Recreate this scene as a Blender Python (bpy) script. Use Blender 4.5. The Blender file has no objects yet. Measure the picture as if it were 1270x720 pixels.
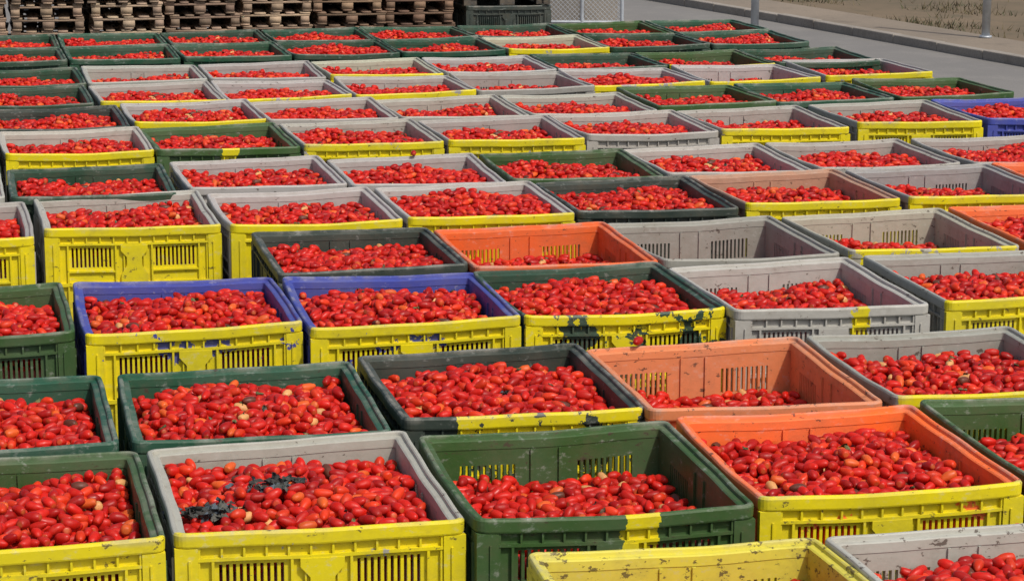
import bpy, bmesh, math, random
import numpy as np
from mathutils import Vector, Matrix
random.seed(7); rng=np.random.default_rng(11)
scene=bpy.context.scene
COL=scene.collection
W,D,H=1.06,1.2,0.76

# ------------------------------------------------------------------ node helpers
class NT:
    def __init__(s,name):
        s.m=bpy.data.materials.new(name); s.m.use_nodes=True; s.t=s.m.node_tree; s.t.nodes.clear()
        s.out=s.n('ShaderNodeOutputMaterial'); s.b=s.n('ShaderNodeBsdfPrincipled'); s.l(s.b.outputs[0],s.out.inputs[0])
    def n(s,t,**k):
        x=s.t.nodes.new(t)
        for a,b in k.items(): setattr(x,a,b)
        return x
    def l(s,a,b): s.t.links.new(a,b)
    def put(s,sock,v):
        if isinstance(v,bpy.types.NodeSocket): s.l(v,sock)
        else: sock.default_value=v
    def math(s,op,a,b=0.0,c=None):
        x=s.n('ShaderNodeMath',operation=op); s.put(x.inputs[0],a); s.put(x.inputs[1],b)
        if c is not None: s.put(x.inputs[2],c)
        return x.outputs[0]
    def vmath(s,op,a,b):
        x=s.n('ShaderNodeVectorMath',operation=op); s.put(x.inputs[0],a); s.put(x.inputs[1],b); return x.outputs[0]
    def noise(s,vec,scale,detail=4,rough=.55,out=0):
        x=s.n('ShaderNodeTexNoise'); s.l(vec,x.inputs['Vector']); x.inputs['Scale'].default_value=scale
        x.inputs['Detail'].default_value=detail; x.inputs['Roughness'].default_value=rough; return x.outputs[out]
    def ramp(s,f,lo,hi,a=0.0,b=1.0):
        x=s.n('ShaderNodeMapRange'); s.l(f,x.inputs[0]); x.inputs[1].default_value=lo; x.inputs[2].default_value=hi
        x.inputs[3].default_value=a; x.inputs[4].default_value=b; return x.outputs[0]
    def mix(s,f,a,b,mode='MIX'):
        x=s.n('ShaderNodeMix',data_type='RGBA',blend_type=mode); s.put(x.inputs[0],f)
        s.put(x.inputs[6],a if not isinstance(a,tuple) else (*a,1)); s.put(x.inputs[7],b if not isinstance(b,tuple) else (*b,1)); return x.outputs[2]
    def bump(s,h,st,dist=.01):
        x=s.n('ShaderNodeBump'); x.inputs['Strength'].default_value=st; x.inputs['Distance'].default_value=dist
        s.l(h,x.inputs['Height']); s.l(x.outputs[0],s.b.inputs['Normal'])
    def oattr(s,name):
        return s.n('ShaderNodeAttribute',attribute_type='OBJECT',attribute_name=name).outputs['Fac']

def mat_crate():
    s=NT('crate_plastic'); tc=s.n('ShaderNodeTexCoord').outputs['Object']; oi=s.n('ShaderNodeObjectInfo')
    off=s.math('MULTIPLY',oi.outputs['Random'],57.0)
    v=s.vmath('ADD',tc,off)
    sp=s.n('ShaderNodeSeparateXYZ'); s.l(tc,sp.inputs[0]); x,y,z=sp.outputs
    base=oi.outputs['Color']
    n_p=s.noise(v,7,5,.65)
    n1=s.noise(v,2.5,1)
    fade=s.ramp(n1,.35,.7,0,.20)
    c=s.mix(fade,base,s.mix(.4,base,(.5,.49,.45)))
    thr=s.math('MULTIPLY_ADD',s.oattr('paint'),.45,.240)
    m1=s.math('LESS_THAN',n_p,thr)
    xw=s.math('MULTIPLY_ADD',s.math('SUBTRACT',n_p,.5),.12,x)
    m2=s.math('MULTIPLY',s.math('GREATER_THAN',xw,s.oattr('px0')),s.math('LESS_THAN',xw,s.oattr('px1')))
    yw=s.math('MULTIPLY_ADD',s.math('SUBTRACT',n_p,.5),.045,y)
    m3=s.math('LESS_THAN',yw,-.568)
    m=s.math('MULTIPLY',s.math('MULTIPLY',m1,m2),m3)
    yel=s.mix(s.ramp(n1,.35,.7),(.82,.675,.006),(.68,.58,.012))
    c=s.mix(m,c,yel)
    dn=s.noise(s.vmath('MULTIPLY',v,(1,1,1.6)),17,5,.72)
    c=s.mix(s.ramp(dn,.42,.30,0,.35),c,(.50,.49,.45))
    rimz=s.math('MULTIPLY',s.ramp(z,.735,.758),s.ramp(n_p,.45,.60,0,.42))
    c=s.mix(rimz,c,(.44,.43,.38))
    g=s.oattr('grime')
    dthr=s.math('MULTIPLY_ADD',g,-.15,.69)
    dm=s.math('MULTIPLY',s.math('GREATER_THAN',dn,dthr),.8)
    soft=s.math('MULTIPLY',s.ramp(n_p,.42,.72,0,.55),s.ramp(dn,.35,.6))
    c=s.mix(soft,c,s.mix(.65,c,(.15,.11,.065)))
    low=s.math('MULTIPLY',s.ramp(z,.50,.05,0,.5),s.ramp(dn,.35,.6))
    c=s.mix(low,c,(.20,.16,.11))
    c=s.mix(dm,c,(.065,.042,.03))
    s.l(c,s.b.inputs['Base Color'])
    s.l(s.ramp(n_p,.3,.7,.42,.65),s.b.inputs['Roughness'])
    s.b.inputs['Specular IOR Level'].default_value=.4
    s.bump(s.noise(v,40,1),.2,.004)
    return s.m
def mat_tomato():
    s=NT('tomato_skin'); tc=s.n('ShaderNodeTexCoord').outputs['Object']
    a=s.n('ShaderNodeVertexColor',layer_name='Col').outputs[0]
    nn=s.noise(tc,42,2)
    c=s.mix(s.ramp(nn,.5,.72,0,.10),a,(.42,.11,.05))
    s.l(c,s.b.inputs['Base Color'])
    s.l(s.ramp(nn,.35,.7,.34,.58),s.b.inputs['Roughness'])
    s.b.inputs['Specular IOR Level'].default_value=.32
    return s.m
def mat_vcol(name,rough=.8,bs=40,spread=.3):
    s=NT(name); tc=s.n('ShaderNodeTexCoord').outputs['Object']
    a=s.n('ShaderNodeVertexColor',layer_name='Col').outputs[0]
    v=s.vmath('MULTIPLY',tc,(1,.25,2))
    f=s.ramp(s.noise(v,bs,4),.3,.75,0,spread)
    c=s.mix(f,a,(.05,.04,.03)); s.l(c,s.b.inputs['Base Color']); s.b.inputs['Roughness'].default_value=rough
    return s.m
def mat_ground(name,c1,c2,c3,sc=1.0,rough=.9):
    s=NT(name); tc=s.n('ShaderNodeTexCoord').outputs['Object']
    c=s.mix(s.ramp(s.noise(tc,.35*sc,5,.6),.35,.65),c1,c2)
    c=s.mix(s.ramp(s.noise(tc,1.6*sc,8,.7),.50,.68,0,.7),c,c3)
    c=s.mix(s.ramp(s.noise(tc,45*sc,4,.7),.4,.7,0,.35),c,(.08,.07,.06))
    s.l(c,s.b.inputs['Base Color']); s.b.inputs['Roughness'].default_value=rough
    return s.m
def mat_metal(name,col,rough=.45):
    s=NT(name); tc=s.n('ShaderNodeTexCoord').outputs['Object']
    s.l(s.mix(s.ramp(s.noise(tc,8,5),.4,.7,0,.5),col,tuple(k*.6 for k in col)),s.b.inputs['Base Color'])
    s.b.inputs['Metallic'].default_value=.3; s.b.inputs['Roughness'].default_value=rough; return s.m
M_CR=mat_crate(); M_TOM=mat_tomato(); M_WOOD=mat_vcol('weathered_wood'); M_LEAF=mat_vcol('dry_leaf',.9,30,.4)

# ------------------------------------------------------------------ crate mesh
def rrect(w,d,r,nl=14,nc=5):
    pts=[]
    hw,hd=w/2,d/2
    cs=[(hw-r,-hd+r,-90),(hw-r,hd-r,0),(-hw+r,hd-r,90),(-hw+r,-hd+r,180)]
    for k,(cx,cy,a0) in enumerate(cs):
        arc=[(cx+r*math.cos(math.radians(a0+90*i/nc)),cy+r*math.sin(math.radians(a0+90*i/nc))) for i in range(nc+1)]
        pts+=arc
        nx=cs[(k+1)%4]; a1=nx[2]; e=(nx[0]+r*math.cos(math.radians(a1)),nx[1]+r*math.sin(math.radians(a1)))
        s0=arc[-1]
        for i in range(1,nl): t=i/nl; pts.append((s0[0]+(e[0]-s0[0])*t,s0[1]+(e[1]-s0[1])*t))
    return pts
def crate_mesh(name,bul,seed):
    rd=random.Random(seed); V=[];F=[]
    def side(k):
        def f(u,off,z):
            if k==0: return (u,-D/2+off,z)
            if k==1: return (W/2-off,u,z)
            if k==2: return (-u,D/2-off,z)
            return (-W/2+off,-u,z)
        return f
    def box(f,u0,u1,o0,o1,z0,z1,n=1):
        b=len(V)
        for i in range(n+1):
            u=u0+(u1-u0)*i/n
            for (o,z) in ((o0,z0),(o1,z0),(o1,z1),(o0,z1)): V.append(f(u,o,z))
        for i in range(n):
            a=b+4*i
            for j in range(4): F.append((a+j,a+(j+1)%4,a+4+(j+1)%4,a+4+j))
        F.append((b,b+3,b+2,b+1)); a=b+4*n; F.append((a,a+1,a+2,a+3))
    def prism(f,poly,o0,o1):
        b=len(V);n=len(poly)
        for o in (o0,o1):
            for (u,z) in poly: V.append(f(u,o,z))
        F.append(tuple(b+i for i in range(n))); F.append(tuple(b+n+i for i in reversed(range(n))))
        for i in range(n): F.append((b+i,b+(i+1)%n,b+n+(i+1)%n,b+n+i))
    def panel(f,us,zs,hole,o0,o1):
        nu,nz=len(us)-1,len(zs)-1; idx={}
        def vid(i,j,o):
            k=(i,j,o)
            if k not in idx: idx[k]=len(V); V.append(f(us[i],o,zs[j]))
            return idx[k]
        sol=lambda i,j: 0<=i<nu and 0<=j<nz and not hole(us[i],us[i+1],zs[j],zs[j+1])
        for i in range(nu):
            for j in range(nz):
                if not sol(i,j): continue
                F.append((vid(i,j,o0),vid(i+1,j,o0),vid(i+1,j+1,o0),vid(i,j+1,o0)))
                F.append((vid(i,j,o1),vid(i,j+1,o1),vid(i+1,j+1,o1),vid(i+1,j,o1)))
                for (di,dj,a,b2) in ((-1,0,(i,j),(i,j+1)),(1,0,(i+1,j+1),(i+1,j)),(0,-1,(i+1,j),(i,j)),(0,1,(i,j+1),(i+1,j+1))):
                    if not sol(i+di,j+dj): F.append((vid(*a,o0),vid(*b2,o0),vid(*b2,o1),vid(*a,o1)))
    # rim loft
    prof=[(.024,.704),(.003,.706),(.001,.712),(0,.750),(.004,.758),(.008,.760),(.017,.760),(.022,.756),(.025,.744),(.044,.742),(.050,.738),(.052,.704)]
    rings=[]
    for o,z in prof:
        b=len(V); P=rrect(W-2*o,D-2*o,max(.012,.045-o*.6)); V.extend((x,y,z) for x,y in P); rings.append((b,len(P)))
    for (a,n),(b,_) in zip(rings,rings[1:]):
        for i in range(n): F.append((a+i,a+(i+1)%n,b+(i+1)%n,b+i))
    bands=((.17,.36),(.515,.635))
    for k in range(4):
        f=side(k); L=W if k in(0,2) else D
        hl=L/2-(.024 if k in (0,2) else .0495)
        slots=[]
        for sg in (-1,1):
            c=sg*L*.235
            for i in range(10):
                u=c-.120+.0245*i; slots.append((u,u+.0125))
        us=[-hl,-hl+.03]+[q for s in slots for q in s]+[hl-.03,hl,0]
        us=sorted(set(round(q,5) for q in us))
        zs=[.10,.17,.36,.515,.635,.706]
        sl=[(round(a,5),round(b,5)) for a,b in slots]
        def hole(u0,u1,z0,z1,sl=sl):
            return any(abs(u0-a)<1e-4 for a,b in sl) and any(abs(z0-b0)<1e-4 for b0,b1 in bands)
        panel(f,us,zs,hole,.0245,.0495)
        # exterior ribs
        box(f,-L/2+.02,L/2-.02,.007,.0235,.652,.664,14)
        box(f,-L/2+.02,L/2-.02,.005,.0235,.405,.425,14)
        box(f,-L/2+.02,L/2-.02,.005,.0235,.10,.135,14)
        n=12
        for i in range(n):
            u=-L/2+.09+(L-.18)*i/(n-1); box(f,u-.004,u+.004,.0085,.0232,.664,.707)
        for sg in (-1,1):
            c=sg*L*.235
            for q in (-.148,.135): box(f,c+q,c+q+.010,.008,.0233,.425,.652)
            for q in (-.148,.135): box(f,c+q,c+q+.010,.008,.0233,.135,.405)
            box(f,c-.138,c+.135,.010,.0233,.487,.498,4)
            for q in (-.195,.185): box(f,c+q,c+q+.007,.010,.0233,.425,.652)
        pl=[(-.075,.135),(.075,.135),(.075,.20),(.04,.27),(.075,.34),(.075,.405),(-.075,.405),(-.075,.34),(-.04,.27),(-.075,.20)]
        prism(f,pl,.0045,.0234)
        pl=[(-.08,.425),(.08,.425),(.08,.47),(.045,.53),(.045,.58),(.08,.62),(.08,.652),(-.08,.652),(-.08,.62),(-.045,.58),(-.045,.53),(-.08,.47)]
        prism(f,pl,.0045,.0234)
        for u in (-.06,.06): box(f,u-.006,u+.006,.0497,.058,.13,.70)
        e=L/2-.003 if k in(0,2) else L/2-.028
        for sg in (-1,1):
            a,b=sorted((sg*e,sg*(L/2-.085))); box(f,a,b,.003 if k in (0,2) else .0035,.0237,.0,.703,2)
            a,b=sorted((sg*(L/2-.050),sg*(L/2-.058))); box(f,a,b,-.004,.003,.14,.66)
        box(f,-.09,.09,.004,.12,0,.099)
    for sx in(-1,1):
        for sy in(-1,1):
            cx,cy=sx*(W/2-.10),sy*(D/2-.10); b=len(V)
            for z in (0.001,.0985):
                for (px,py) in ((-.065,-.065),(.065,-.065),(.065,.065),(-.065,.065)): V.append((cx+px,cy+py,z))
            F.extend([(b,b+3,b+2,b+1),(b+4,b+5,b+6,b+7)]+[(b+j,b+(j+1)%4,b+4+(j+1)%4,b+4+j) for j in range(4)])
    b=len(V)
    for z in (.1005,.125):
        for (px,py) in ((-1,-1),(1,-1),(1,1),(-1,1)): V.append((px*(W/2-.053),py*(D/2-.053),z))
    F.extend([(b,b+3,b+2,b+1),(b+4,b+5,b+6,b+7)]+[(b+j,b+(j+1)%4,b+4+(j+1)%4,b+4+j) for j in range(4)])
    P=np.array(V)
    bx,by=bul; kz=np.clip((P[:,2]-.05)/.6,0,1)
    P0=P.copy()
    P[:,0]+=np.sign(P0[:,0])*bx[0]*np.cos(np.pi*P0[:,1]/D)*(np.abs(P0[:,0])>.40)*kz
    P[:,1]+=np.sign(P0[:,1])*by*np.cos(np.pi*P0[:,0]/W)*(np.abs(P0[:,1])>.47)*kz
    P[:,2]+=bx[1]*P0[:,0]*P0[:,1]*kz - .010*np.cos(np.pi*P0[:,0]/W)*kz*(np.abs(P0[:,1])>.5)*bx[2] - .007*np.cos(np.pi*P0[:,1]/D)*kz*(np.abs(P0[:,0])>.43)*bx[2]
    ph=seed*1.7
    P[:,2]+=kz*.0015*(np.sin(P0[:,0]*13+ph)+np.sin(P0[:,1]*11+2*ph))
    P[:,0]+=kz*.0015*np.sin(P0[:,1]*14+ph); P[:,1]+=kz*.0015*np.sin(P0[:,0]*12+ph*.6)
    me=bpy.data.meshes.new(name); me.from_pydata(P.tolist(),[],F); me.validate()
    bm=bmesh.new(); bm.from_mesh(me); bmesh.ops.recalc_face_normals(bm,faces=bm.faces); bm.to_mesh(me); bm.free()
    me.materials.append(M_CR); return me
CM=[crate_mesh('crate_a',((.004,.02,.3),.003),1),crate_mesh('crate_b',((.012,-.03,1.0),-.006),2),crate_mesh('crate_c',((-.006,.03,.6),.007),3),crate_mesh('crate_d',((.009,.0,1.4),-.002),4),crate_mesh('crate_e',((.002,-.02,.1),.001),5),crate_mesh('crate_f',((.014,.015,1.7),.004),6)]

# ------------------------------------------------------------------ tomato piles
bm=bmesh.new(); bmesh.ops.create_icosphere(bm,subdivisions=3,radius=1); bm.verts.ensure_lookup_table()
IV=np.array([v.co[:] for v in bm.verts]); IF=np.array([[v.index for v in f.verts] for f in bm.faces]); bm.free()
def hnoise(x,y,ph,amp=.022):
    return amp*(np.sin(5.1*x+ph)*np.cos(4.3*y+1.7*ph)+.6*np.sin(9.7*x-7*y+2.3*ph))
def rotm(a,b,c):
    ca,sa,cb,sb,cc,sc=math.cos(a),math.sin(a),math.cos(b),math.sin(b),math.cos(c),math.sin(c)
    Rz=np.array([[ca,-sa,0],[sa,ca,0],[0,0,1]]);Ry=np.array([[cb,0,sb],[0,1,0],[-sb,0,cb]]);Rx=np.array([[1,0,0],[0,cc,-sc],[0,sc,cc]])
    return Rz@Ry@Rx
def tomato_color(r):
    q=r.random()
    if q<.58: c=np.array([.56,.0135,.006])
    elif q<.80: c=np.array([.39,.008,.005])
    elif q<.945: c=np.array([.68,.040,.009])
    elif q<.980: c=np.array([.72,.11,.018])
    elif q<.990: c=np.array([.66,.33,.12])
    else: c=np.array([.12,.035,.02])
    return c*r.uniform(.80,1.12)
def one_tomato(r,pos,flat=.24):
    L=r.uniform(.031,.041); R=r.uniform(.0180,.0215)
    v=IV.copy(); ax=v[:,0].copy()
    rad=np.sqrt(v[:,1]**2+v[:,2]**2); k=np.where(rad>1e-6,np.power(np.clip(rad,1e-6,1),.86)/np.clip(rad,1e-6,1),1)
    taper=(1-.13*ax)*k
    v[:,0]*=L; v[:,1]*=R*taper*r.uniform(.92,1.06); v[:,2]*=R*taper
    v[:,0]+=.005*np.clip((-ax-.9)/.1,0,1)
    v[:,1]+=r.normal(0,.0016)*(ax*ax)*2
    v+=0.0007*np.sin(v[:,[1,2,0]]*220+r.uniform(0,6))
    Rm=rotm(r.uniform(0,6.28),r.normal(0,flat),r.uniform(0,6.28)); v=v@Rm.T+pos
    c=np.tile(tomato_color(r),(len(v),1))
    e=np.clip((-ax-.82)/.18,0,1)[:,None]*r.uniform(.1,.7); c=c*(1-e)+np.array([.56,.18,.05])*e
    return v,c
def build(name,VV,FF,CC,mat,smooth=True):
    V=np.concatenate(VV);F=np.concatenate(FF);C=np.concatenate(CC)
    me=bpy.data.meshes.new(name); me.vertices.add(len(V)); me.vertices.foreach_set('co',V.astype(np.float32).ravel())
    nf,k=F.shape; me.loops.add(nf*k); me.loops.foreach_set('vertex_index',F.astype(np.int32).ravel())
    me.polygons.add(nf); me.polygons.foreach_set('loop_start',np.arange(0,nf*k,k,dtype=np.int32))
    me.update(calc_edges=True)
    if smooth: me.polygons.foreach_set('use_smooth',np.ones(nf,bool))
    a=me.color_attributes.new('Col','FLOAT_COLOR','POINT'); a.data.foreach_set('color',np.c_[C,np.ones(len(C))].astype(np.float32).ravel())
    me.materials.append(mat); me.validate(); return me
def leaf_bits(r,pos,s,col):
    n=5; g=np.linspace(-1,1,n); X,Y=np.meshgrid(g,g); wdt=np.sqrt(np.clip(1-Y**2,0.02,1))
    v=np.stack([X.ravel()*wdt.ravel()*s*.5,Y.ravel()*s,(.35*s*np.sin(3*X+r.uniform(0,6))*np.cos(2.5*Y+r.uniform(0,6))).ravel()],1)
    v=v@rotm(r.uniform(0,6.28),r.normal(0,.5),r.normal(0,.5)).T+pos
    f=[]
    for i in range(n-1):
        for j in range(n-1):
            a=i*n+j; f+= [(a,a+1,a+n+1),(a,a+n+1,a+n)]
    return v,np.array(f),np.tile(np.array(col),(len(v),1))
def pile_mesh(name,seed,nt=1250,mound=.035):
    r=np.random.default_rng(seed); ph=r.uniform(0,6.28)
    hx,hy=.478-.022,.548-.022; P=np.zeros((0,3)); rr=.0425
    base=lambda x,y: hnoise(x,y,ph)+mound*(1-(x/.48)**2)*(1-(y/.55)**2)
    for i in range(nt):
        K=10 if i<1000 else 5; cx=r.uniform(-hx,hx,K); cy=r.uniform(-hy,hy,K); z=base(cx,cy)
        if len(P):
            d2=(cx[:,None]-P[None,:,0])**2+(cy[:,None]-P[None,:,1])**2
            zz=np.where(d2<rr*rr,P[None,:,2]+np.sqrt(np.clip(rr*rr-d2,0,None))*.76,-9).max(1); z=np.maximum(z,zz)
        k=np.argmin(z-base(cx,cy)); P=np.vstack([P,[cx[k],cy[k],z[k]]])
    VV=[];FF=[];CC=[];b=0
    for p in P:
        v,c=one_tomato(r,p)
        v[:,0]=np.clip(v[:,0],-.4765,.4765); v[:,1]=np.clip(v[:,1],-.5465,.5465)
        VV.append(v);FF.append(IF+b);CC.append(c);b+=len(v)
    for i in range(int(r.integers(6,16))):
        p=P[r.integers(len(P)//2,len(P))]+np.array([0,0,.022])
        v,f,c=leaf_bits(r,p,r.uniform(.010,.024),random.choice([(.07,.08,.03),(.10,.06,.03),(.05,.045,.03),(.14,.15,.06)]))
        v[:,0]=np.clip(v[:,0],-.47,.47); v[:,1]=np.clip(v[:,1],-.54,.54)
        VV.append(v);FF.append(f+b);CC.append(c);b+=len(v)
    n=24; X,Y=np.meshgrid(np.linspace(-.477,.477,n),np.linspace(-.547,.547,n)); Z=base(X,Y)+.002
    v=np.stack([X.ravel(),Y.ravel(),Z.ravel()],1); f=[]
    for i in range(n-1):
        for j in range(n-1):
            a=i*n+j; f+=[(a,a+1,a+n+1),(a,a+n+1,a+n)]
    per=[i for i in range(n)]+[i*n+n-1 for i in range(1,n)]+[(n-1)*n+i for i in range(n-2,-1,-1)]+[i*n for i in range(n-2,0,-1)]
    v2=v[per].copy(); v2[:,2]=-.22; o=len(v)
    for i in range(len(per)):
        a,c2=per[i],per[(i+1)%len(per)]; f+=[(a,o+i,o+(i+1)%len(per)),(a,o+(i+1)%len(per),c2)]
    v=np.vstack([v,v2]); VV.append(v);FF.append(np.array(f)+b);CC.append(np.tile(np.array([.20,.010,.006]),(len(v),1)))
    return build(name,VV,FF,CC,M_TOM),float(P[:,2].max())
PMZ=[pile_mesh('tomato_pile_mesh_%d'%i,100+i,mound=[.03,.045,.02,.05,.035][i]) for i in range(5)]
PM=[p[0] for p in PMZ]

def clump_mesh(name,seed,s=.07,n=70,cols=((.06,.075,.07),(.09,.12,.15),(.12,.12,.10),(.04,.04,.038))):
    r=np.random.default_rng(seed);VV=[];FF=[];CC=[];b=0
    for i in range(n):
        p=np.array([r.normal(0,s*.75),r.normal(0,s*.45),abs(r.normal(0,.010))])
        v,f,c=leaf_bits(r,p,r.uniform(.018,.040),cols[r.integers(len(cols))]); VV.append(v);FF.append(f+b);CC.append(c);b+=len(v)
    return build(name,VV,FF,CC,M_LEAF)
CL=[clump_mesh('leaf_clump_a',5),clump_mesh('leaf_clump_b',6)]
def single_tomato(seed):
    r=np.random.default_rng(seed); v,c=one_tomato(r,np.zeros(3),.05); return build('plum_tomato_mesh',[v],[IF],[c*.8],M_TOM)

# ------------------------------------------------------------------ crate list: x,y,rot,colour,paint,fill,(px0,px1),grime
gr=(.41,.40,.365);gr2=(.34,.335,.31);gn=(.038,.098,.020);tl=(.014,.080,.042);dk=(.028,.045,.036);dg=(.017,.062,.033)
orr=(.86,.150,.024);fo=(.84,.27,.11);bl=(.055,.075,.38);ye=(.72,.63,.06);bg=(.42,.415,.31)
CR=[
(2.42,7.02,-.4,ye,1,.17,None,.62),(3.50,6.98,1.5,gr,0,.12,None,.35),
(.17,8.67,-.1,gn,1,.10,None,.1),(1.26,8.69,-.3,gr,.96,.085,None,.2),(2.35,8.62,-1.2,gn,1,.20,(.03,.16),.1),(3.45,8.65,-1.7,orr,1,.11,None,.1),(4.56,8.66,-1.0,gn,0,.18,None,0),
(.11,9.96,-.5,tl,0,.09,None,0),(1.23,9.93,-1.3,tl,0,.08,None,0),(2.35,10.04,-.5,dk,.75,.09,(-.3,.55),0),(3.41,9.95,-1.8,fo,0,.24,None,.2),(4.52,9.95,-1.1,gr2,.95,.11,None,.1),
(.05,12.02,.2,gn,0,.10,None,0),(1.16,11.96,-.6,bl,1,.09,None,0),(2.25,11.85,-1.6,bl,1,.09,None,0),(3.31,11.85,.3,dg,.70,.09,None,.2),(4.38,11.73,-.3,gr,.9,.15,(.10,.19),.1),(5.53,11.74,-.3,gr,1,.12,None,.1),
(2.27,13.20,-.2,dk,0,.10,None,.1),(3.34,13.09,-.6,orr,0,.19,None,0),(4.41,13.08,0,gr2,0,.27,None,.1),(5.53,13.09,-.4,bg,.8,.20,None,.1),(6.64,13.10,-.4,orr,0,.1,None,.1),
(-.04,14.57,.4,gr,1,.10,None,0),(1.08,14.76,.6,gr,1,.10,None,.15),(2.18,14.67,.5,gr,1,.10,None,0),(3.27,14.65,0,gr,1,.07,None,.1),(4.35,14.65,-.7,dk,0,.09,None,0),(5.45,14.69,.6,(.56,.30,.20),.95,.12,None,.1),(6.57,14.68,-.6,gr2,.95,.16,None,0),(7.67,14.7,0,orr,0,.12,None,0),
(-.16,15.95,0,gr,0,.1,None,0),(.94,15.92,-.5,dg,0,.10,None,0),(2.07,16.04,.7,gr,0,.09,None,0),(3.15,15.93,-1.1,gr,0,.10,None,.1),(4.25,15.91,-1.8,gn,0,.10,None,0),(5.33,15.95,-.4,gr,0,.10,None,0),(6.44,15.97,-.3,gr,0,.11,None,.1),(7.59,15.95,-.1,gr2,0,.1,None,0),(8.70,15.95,-.3,gr,0,.1,None,0),
(-.14,17.8,0,dg,0,.1,None,0),(.95,17.80,.7,gr,1,.12,None,0),(2.01,17.77,1.6,gn,.8,.10,(-.06,.06),.1),(3.09,17.76,.9,gr,1,.09,None,.1),(4.18,17.75,.3,gr,1,.11,None,0),(5.27,17.85,.2,gr,0,.10,None,.1),(6.35,17.87,.3,gr2,1,.12,None,.1),(7.53,17.99,-.7,gr,1,.10,None,0),(8.64,18.02,-.5,bl,0,.10,None,0),
(.88,19.09,.8,dk,0,.10,None,0),(1.98,19.25,1.2,gr,.9,.09,None,0),(3.02,19.14,.9,gr,0,.10,None,0),(4.07,19.06,.9,gr,0,.11,None,.1),(5.15,19.05,-.2,gr,0,.10,None,0),(6.28,19.36,1.4,gn,0,.10,None,0),(7.34,19.35,-.7,tl,0,.1,None,0),(8.50,19.47,-1.1,gn,0,.1,None,0),
(.70,20.5,.5,dg,0,.10,None,0),(1.80,20.52,1.4,gr,.95,.1,None,0),(2.87,20.51,.7,gr,.9,.11,None,.1),(3.98,20.59,0,gr,.95,.1,None,0),(5.06,20.66,.3,gr2,0,.14,None,0),(6.11,20.76,.4,gr,.95,.1,None,0),(7.23,20.82,.3,gr,.95,.18,None,.1),(8.40,21.01,.5,gr,1,.12,None,0),
]
for i,c in enumerate([dg,gr,gr,bg,gr,dg,gn,dg]): CR.append((.72+1.085*i,21.85+.03*i,random.uniform(-1,1),c,.95 if c in(bg,gn) else 0,random.uniform(.09,.13),None,0))
for i,c in enumerate([dg,tl,tl,dg,tl,bg,dg,tl]): CR.append((.66+1.08*i,23.62+.02*i,random.uniform(-1,1),c,.9 if i in(5,) else 0,random.uniform(.08,.12),None,0))
for i,c in enumerate([dg,tl,dg,tl,tl,dg,gn,tl]): CR.append((.66+1.08*i,24.87+.02*i,random.uniform(-1,1),c,0,random.uniform(.08,.12),None,0))

mi=random.Random(3)
for i,(x,y,rot,col,paint,fill,px,gm) in enumerate(CR):
    o=bpy.data.objects.new('tomato_crate',CM[mi.randrange(6)]); COL.objects.link(o)
    o.location=(x,y,.004); o.rotation_euler=(0,0,math.radians(rot))
    k=random.uniform(.86,1.1); o.color=(min(1,col[0]*k*random.uniform(.96,1.04)),min(1,col[1]*k),min(1,col[2]*k*random.uniform(.93,1.05)),1)
    o['paint']=float(paint)-mi.uniform(0,.10); o['grime']=float(gm)+mi.uniform(.05,.3); o['px0']=float(px[0] if px else (-9 if paint>0 else 8)); o['px1']=float(px[1] if px else 9)
    pi_=(i*3+i//5)%5
    t=bpy.data.objects.new('tomatoes',PM[pi_]); COL.objects.link(t); t.parent=o
    tz=H-fill-.085; t.location=(0,0,tz)
    t.rotation_euler=(0,0,math.pi*(i%2))
    top=tz+PMZ[pi_][1]
    if i==3:
        for j,(a,b) in enumerate(((-.08,.05),(-.36,-.16))):
            q=bpy.data.objects.new('dry_leaf_clump',CL[j]); COL.objects.link(q); q.parent=o; q.location=(a,b,top-(.012,.034)[j])
    if i in (9,11,4,24):
        q=bpy.data.objects.new('dry_leaf_clump',CL[i%2]); COL.objects.link(q); q.parent=o; q.location=(.1,.1,H-fill-.005); q.scale=(.4,.4,.5)
for j,(i,lx,ly) in enumerate(((10,-.27,.586),(34,.1,.586))):
    p=bpy.data.objects['tomato_crate.%03d'%i]
    q=bpy.data.objects.new('stray_tomato',single_tomato(50+j)); COL.objects.link(q); q.parent=p; q.location=(lx,ly,H+.018)

# ------------------------------------------------------------------ ground, road, kerb
def sheet(name,pts,z,mat):
    me=bpy.data.meshes.new(name); me.from_pydata([(x,y,z) for x,y in pts],[],[tuple(range(len(pts)))]); me.materials.append(mat)
    o=bpy.data.objects.new(name,me); COL.objects.link(o); return o
M_EARTH=mat_ground('dry_earth',(.20,.145,.085),(.14,.105,.06),(.10,.085,.045))
M_ASPH=mat_ground('worn_asphalt',(.225,.215,.20),(.19,.183,.172),(.26,.247,.225))
M_PAVE=mat_ground('dusty_pavement',(.28,.225,.165),(.22,.18,.135),(.16,.13,.095))
M_KERB=mat_ground('kerb_concrete',(.36,.32,.27),(.30,.27,.23),(.20,.175,.145))
sheet('ground',[(-600,-600),(600,-600),(600,600),(-600,600)],-.012,M_EARTH)
kerb=[(15.5,-30),(14.6,5),(13.6,20),(12.85,26.5),(12.3,29.5),(11.75,32.5),(11.0,36),(9.6,41),(7.0,50),(3,65)]
sheet('asphalt_yard',[(-30,-30)]+kerb+[(-30,65)],0,M_ASPH)
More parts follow.
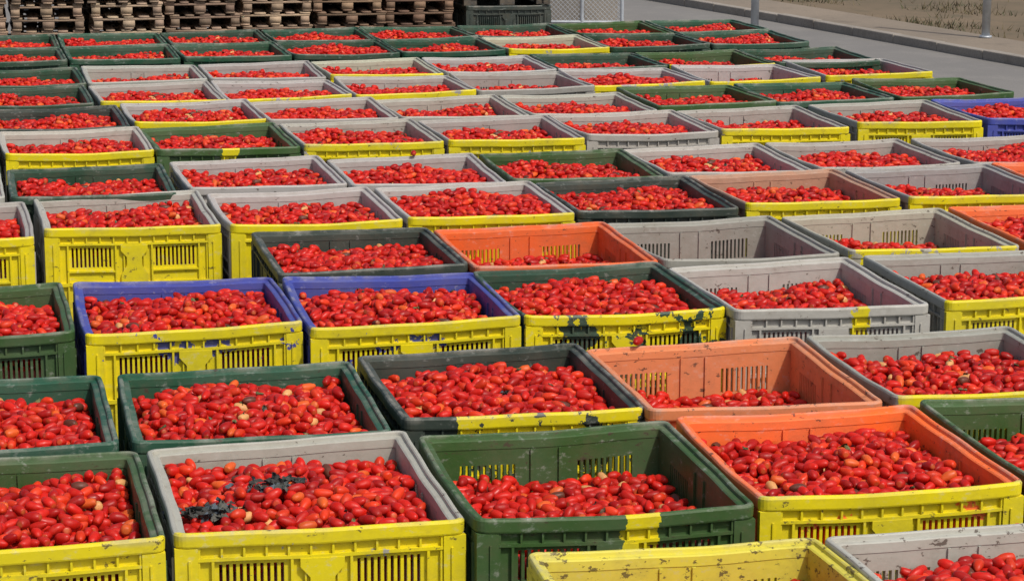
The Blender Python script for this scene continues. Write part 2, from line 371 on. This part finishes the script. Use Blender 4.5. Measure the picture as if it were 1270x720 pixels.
def strip(name,pts,w0,w1,z0,z1,mat):
    V=[];F=[];P=[]
    for i in range(len(pts)-1):
        a,b=Vector(pts[i]),Vector(pts[i+1]); n=max(1,int((b-a).length/1.0))
        for k in range(n): P.append(a.lerp(b,k/n))
    P.append(Vector(pts[-1]))
    for i,p in enumerate(P):
        d=(P[min(i+1,len(P)-1)]-P[max(i-1,0)]).normalized(); nr=Vector((d.y,-d.x))
        for (w,z) in ((w0,z0),(w0,z1-.015),(w0+.015,z1),(w1-.015,z1),(w1,z1-.015),(w1,z0)): V.append((p.x+nr.x*w,p.y+nr.y*w,z))
    for i in range(len(P)-1):
        for j in range(5): a=i*6+j; F.append((a,a+1,a+7,a+6))
    me=bpy.data.meshes.new(name); me.from_pydata(V,[],F); me.materials.append(mat); o=bpy.data.objects.new(name,me); COL.objects.link(o)
def kerbstones(name,pts):
    bm=bmesh.new(); r=random.Random(4)
    for i in range(len(pts)-1):
        a,b=Vector((*pts[i],0)),Vector((*pts[i+1],0)); L=(b-a).length; n=max(1,round(L/1.0)); d=(b-a)/L; ang=math.atan2(d.y,d.x)
        for k in range(n):
            c=a+d*L*(k+.5)/n+Vector((d.y,-d.x,0))*.08
            g=bmesh.ops.create_cube(bm,size=1); vs=g['verts']; bmesh.ops.scale(bm,vec=(L/n-.012,.15,.14),verts=vs)
            bmesh.ops.rotate(bm,cent=(0,0,0),matrix=Matrix.Rotation(ang+r.gauss(0,.006),3,'Z'),verts=vs)
            bmesh.ops.translate(bm,vec=c+Vector((0,0,.045+r.gauss(0,.004))),verts=vs)
    me=bpy.data.meshes.new(name); bm.to_mesh(me); bm.free(); me.materials.append(M_KERB); o=bpy.data.objects.new(name,me); COL.objects.link(o)
    md=o.modifiers.new('bev','BEVEL'); md.width=.014; md.segments=2
kerbstones('kerb',kerb)
strip('pavement',kerb,.16,1.2,-.01,.10,M_PAVE)
def grass(name,n,seed):
    r=np.random.default_rng(seed);V=[];F=[];C=[]
    kp=np.array(kerb)
    for i in range(n):
        y=r.uniform(22,44); x=np.interp(y,kp[:,1],kp[:,0])+1.3+abs(r.normal(0,2.4))
        cl=math.sin(x*2.1+1)*math.cos(y*1.3)+.5*math.sin(x*5+y*4)
        if cl<r.uniform(.1,1.0): continue
        h=r.uniform(.03,.11); a=r.uniform(0,6.28); w=.010; dx,dy=math.cos(a)*w,math.sin(a)*w; lx,ly=r.normal(0,.05,2)
        b=len(V); V+=[(x-dx,y-dy,-.012),(x+dx,y+dy,-.012),(x+lx,y+ly,h)]; F.append((b,b+1,b+2))
        c=[(.13,.105,.05),(.07,.085,.035),(.15,.12,.065)][r.integers(3)]; C+=[c]*3
    me=build(name,[np.array(V)],[np.array(F)],[np.array(C)],M_LEAF,False); o=bpy.data.objects.new(name,me); COL.objects.link(o)
grass('dry_grass',16000,3)

# ------------------------------------------------------------------ pallets
def pallet_stack(name,x,y,n,tone,seed,rot=0,gap=0.0):
    r=random.Random(seed);V=[];F=[];C=[]
    def bx(cx,cy,cz,sx,sy,sz,col,R):
        b=len(V)
        for dz in(-1,1):
            for (a,c) in((-1,-1),(1,-1),(1,1),(-1,1)):
                px,py=cx+a*sx/2,cy+c*sy/2; V.append((px*R[0]-py*R[1]+R[2],px*R[1]+py*R[0]+R[3],cz+dz*sz/2)); C.append(col)
        F.extend([(b,b+3,b+2,b+1),(b+4,b+5,b+6,b+7)]+[(b+j,b+(j+1)%4,b+4+(j+1)%4,b+4+j) for j in range(4)])
    for k in range(n):
        z=k*(.150+gap); a=math.radians(r.gauss(0,1.3)); R=(math.cos(a),math.sin(a),r.gauss(0,.012),r.gauss(0,.015)); tn=r.uniform(.7,1.25)
        def cl(): q=r.uniform(.75,1.2)*tn; return (tone[0]*q,tone[1]*q*r.uniform(.95,1.03),tone[2]*q)
        for xx in(-.35,0,.35): bx(xx,0,z+.011,.1,1.2,.020,cl(),R)
        for xx in(-.345,0,.345):
            for yy in(-.55,0,.55): bx(xx,yy,z+.0605,.095 if xx else .13,.1,.077,cl(),R)
        for yy in(-.55,0,.55): bx(0,yy,z+.1105,.8,.1,.020,cl(),R)
        for xx in(-.35,-.175,0,.175,.35): bx(xx,0,z+.133,.1+r.uniform(-.01,.03),1.2,.022,cl(),R)
    me=build(name,[np.array(V)],[np.array([(f[0],f[1],f[2],f[3]) for f in F])],[np.array(C)],M_WOOD,False)
    o=bpy.data.objects.new(name,me); COL.objects.link(o); o.location=(x,y,.002); o.rotation_euler=(0,0,math.radians(rot))
tones=[(.34,.24,.16),(.38,.27,.18),(.38,.28,.19),(.32,.22,.15),(.38,.27,.18),(.26,.165,.10),(.22,.13,.08)]
xs=[.35,1.22,2.10,2.96,3.84,4.70,5.55]
for i,x in enumerate(xs): pallet_stack('pallet_stack',x,28.1+random.uniform(-.08,.08),13+i%3,tones[i],20+i,random.uniform(-2,2))
for i,x in enumerate(xs): pallet_stack('pallet_stack',x+.05,29.6+random.uniform(-.08,.08),14+i%2,tones[(i+2)%7],40+i,random.uniform(-2,2))
for i,(x,y) in enumerate(((6.62,28.3),(6.7,29.6))):
    for k in range(2):
        o=bpy.data.objects.new('empty_crate',CM[k]); COL.objects.link(o); o.location=(x+.01*k,y,.004+k*.768); o.rotation_euler=(0,0,math.radians(2-3*k)); o.color=(*[(.02,.035,.028),(.03,.03,.03)][k],1)
        o['paint']=0.0;o['grime']=.2;o['px0']=8.0;o['px1']=9.0

# ------------------------------------------------------------------ fence and posts
M_GALV=mat_metal('galvanised_steel',(.50,.54,.58))
def cyl(bm,p0,p1,r,n=12,r2=None):
    p0,p1=Vector(p0),Vector(p1); d=p1-p0
    g=bmesh.ops.create_cone(bm,cap_ends=True,segments=n,radius1=r,radius2=r2 or r,depth=d.length)
    Mx=Matrix.Translation((p0+p1)/2)@d.to_track_quat('Z','Y').to_matrix().to_4x4(); bmesh.ops.transform(bm,matrix=Mx,verts=g['verts'])
def bmobj(name,bm,mat):
    me=bpy.data.meshes.new(name); bm.to_mesh(me); bm.free(); me.materials.append(mat); o=bpy.data.objects.new(name,me); COL.objects.link(o); return o
def post(x,y,z=0):
    bm=bmesh.new(); cyl(bm,(x,y,z),(x,y,2.6),.055,20); cyl(bm,(x,y,z+.001),(x,y,z+.03),.08,20); cyl(bm,(x,y,2.6),(x,y,2.66),.065,20,.02); o=bmobj('steel_post',bm,M_GALV)
    for p in o.data.polygons: p.use_smooth=abs(p.normal.z)<.5
post(11.0,31.3); post(13.4,29.0,.10)
def fence(x0,y0,x1,y1,h=2.0):
    bm=bmesh.new(); a=Vector((x0,y0,0)); b=Vector((x1,y1,0)); L=(b-a).length; d=(b-a)/L
    for k in (0,.33,.66,1): p=a+d*L*k; cyl(bm,p,p+Vector((0,0,h+.1)),.025,12)
    cyl(bm,a+Vector((0,0,h)),b+Vector((0,0,h)),.018,8); cyl(bm,a+Vector((0,0,.08)),b+Vector((0,0,.08)),.018,8)
    st=.065; n=int((L+h)/st)
    for i in range(n):
        s=-h+i*st
        for sg in (0,1):
            u0,u1=max(s,0),min(s+h,L)
            if u1-u0<.02: continue
            z0,z1=(u0-s),(u1-s)
            if sg: z0,z1=h-z0,h-z1
            cyl(bm,a+d*u0+Vector((0,0,z0)),a+d*u1+Vector((0,0,z1)),.003,4)
    bmobj('chain_link_fence',bm,M_GALV)
fence(7.75,32.6,9.35,32.2)
bm=bmesh.new(); g=bmesh.ops.create_cube(bm,size=1); bmesh.ops.scale(bm,vec=(2.0,.18,1.2),verts=g['verts']); bmesh.ops.bevel(bm,geom=bm.edges[:],offset=.015,segments=2,affect='EDGES')
o=bmobj('concrete_wall',bm,M_KERB); o.location=(8.5,33.1,.602); o.rotation_euler=(0,0,-.2)

# ------------------------------------------------------------------ light
sv=Vector((.36,-.66,1.05)).normalized()
el=math.asin(sv.z); az=math.atan2(sv.x,sv.y)
w=bpy.data.worlds.new('World'); scene.world=w; w.use_nodes=True; nt=w.node_tree; nt.nodes.clear()
sk=nt.nodes.new('ShaderNodeTexSky'); sk.sky_type='NISHITA'; sk.sun_disc=False; sk.sun_elevation=el; sk.sun_rotation=az; sk.dust_density=4; sk.air_density=.9
bgn=nt.nodes.new('ShaderNodeBackground'); bgn.inputs[1].default_value=.105; ou=nt.nodes.new('ShaderNodeOutputWorld'); nt.links.new(sk.outputs[0],bgn.inputs[0]); nt.links.new(bgn.outputs[0],ou.inputs[0])
sl=bpy.data.lights.new('sun','SUN'); sl.energy=2.8; sl.angle=math.radians(2.0); sl.color=(1,.95,.87); so=bpy.data.objects.new('sun',sl); COL.objects.link(so); so.rotation_euler=sv.to_track_quat('Z','Y').to_euler(); so.location=(0,0,20)

# ------------------------------------------------------------------ camera
pt,yw,rl=math.radians(12.043),math.radians(13.573),math.radians(.186)
cp,sp,cx,sx=math.cos(pt),math.sin(pt),math.cos(yw),math.sin(yw)
Fw=Vector((sx*cp,cx*cp,-sp)); U=Vector((sx*sp,cx*sp,cp)); R=Vector((cx,-sx,0))
R2=R*math.cos(rl)+U*math.sin(rl); U2=U*math.cos(rl)-R*math.sin(rl)
cam=bpy.data.cameras.new('camera'); cam.lens=36*2953/1270; cam.sensor_width=36; cam.clip_end=2000; cam.clip_start=.1
co=bpy.data.objects.new('camera',cam); COL.objects.link(co)
mw=Matrix((R2,U2,-Fw)).transposed().to_4x4(); mw.translation=Vector((0,0,H+2.610)); co.matrix_world=mw
scene.camera=co
scene.view_settings.view_transform='Standard'; scene.view_settings.look='None'; scene.view_settings.exposure=0
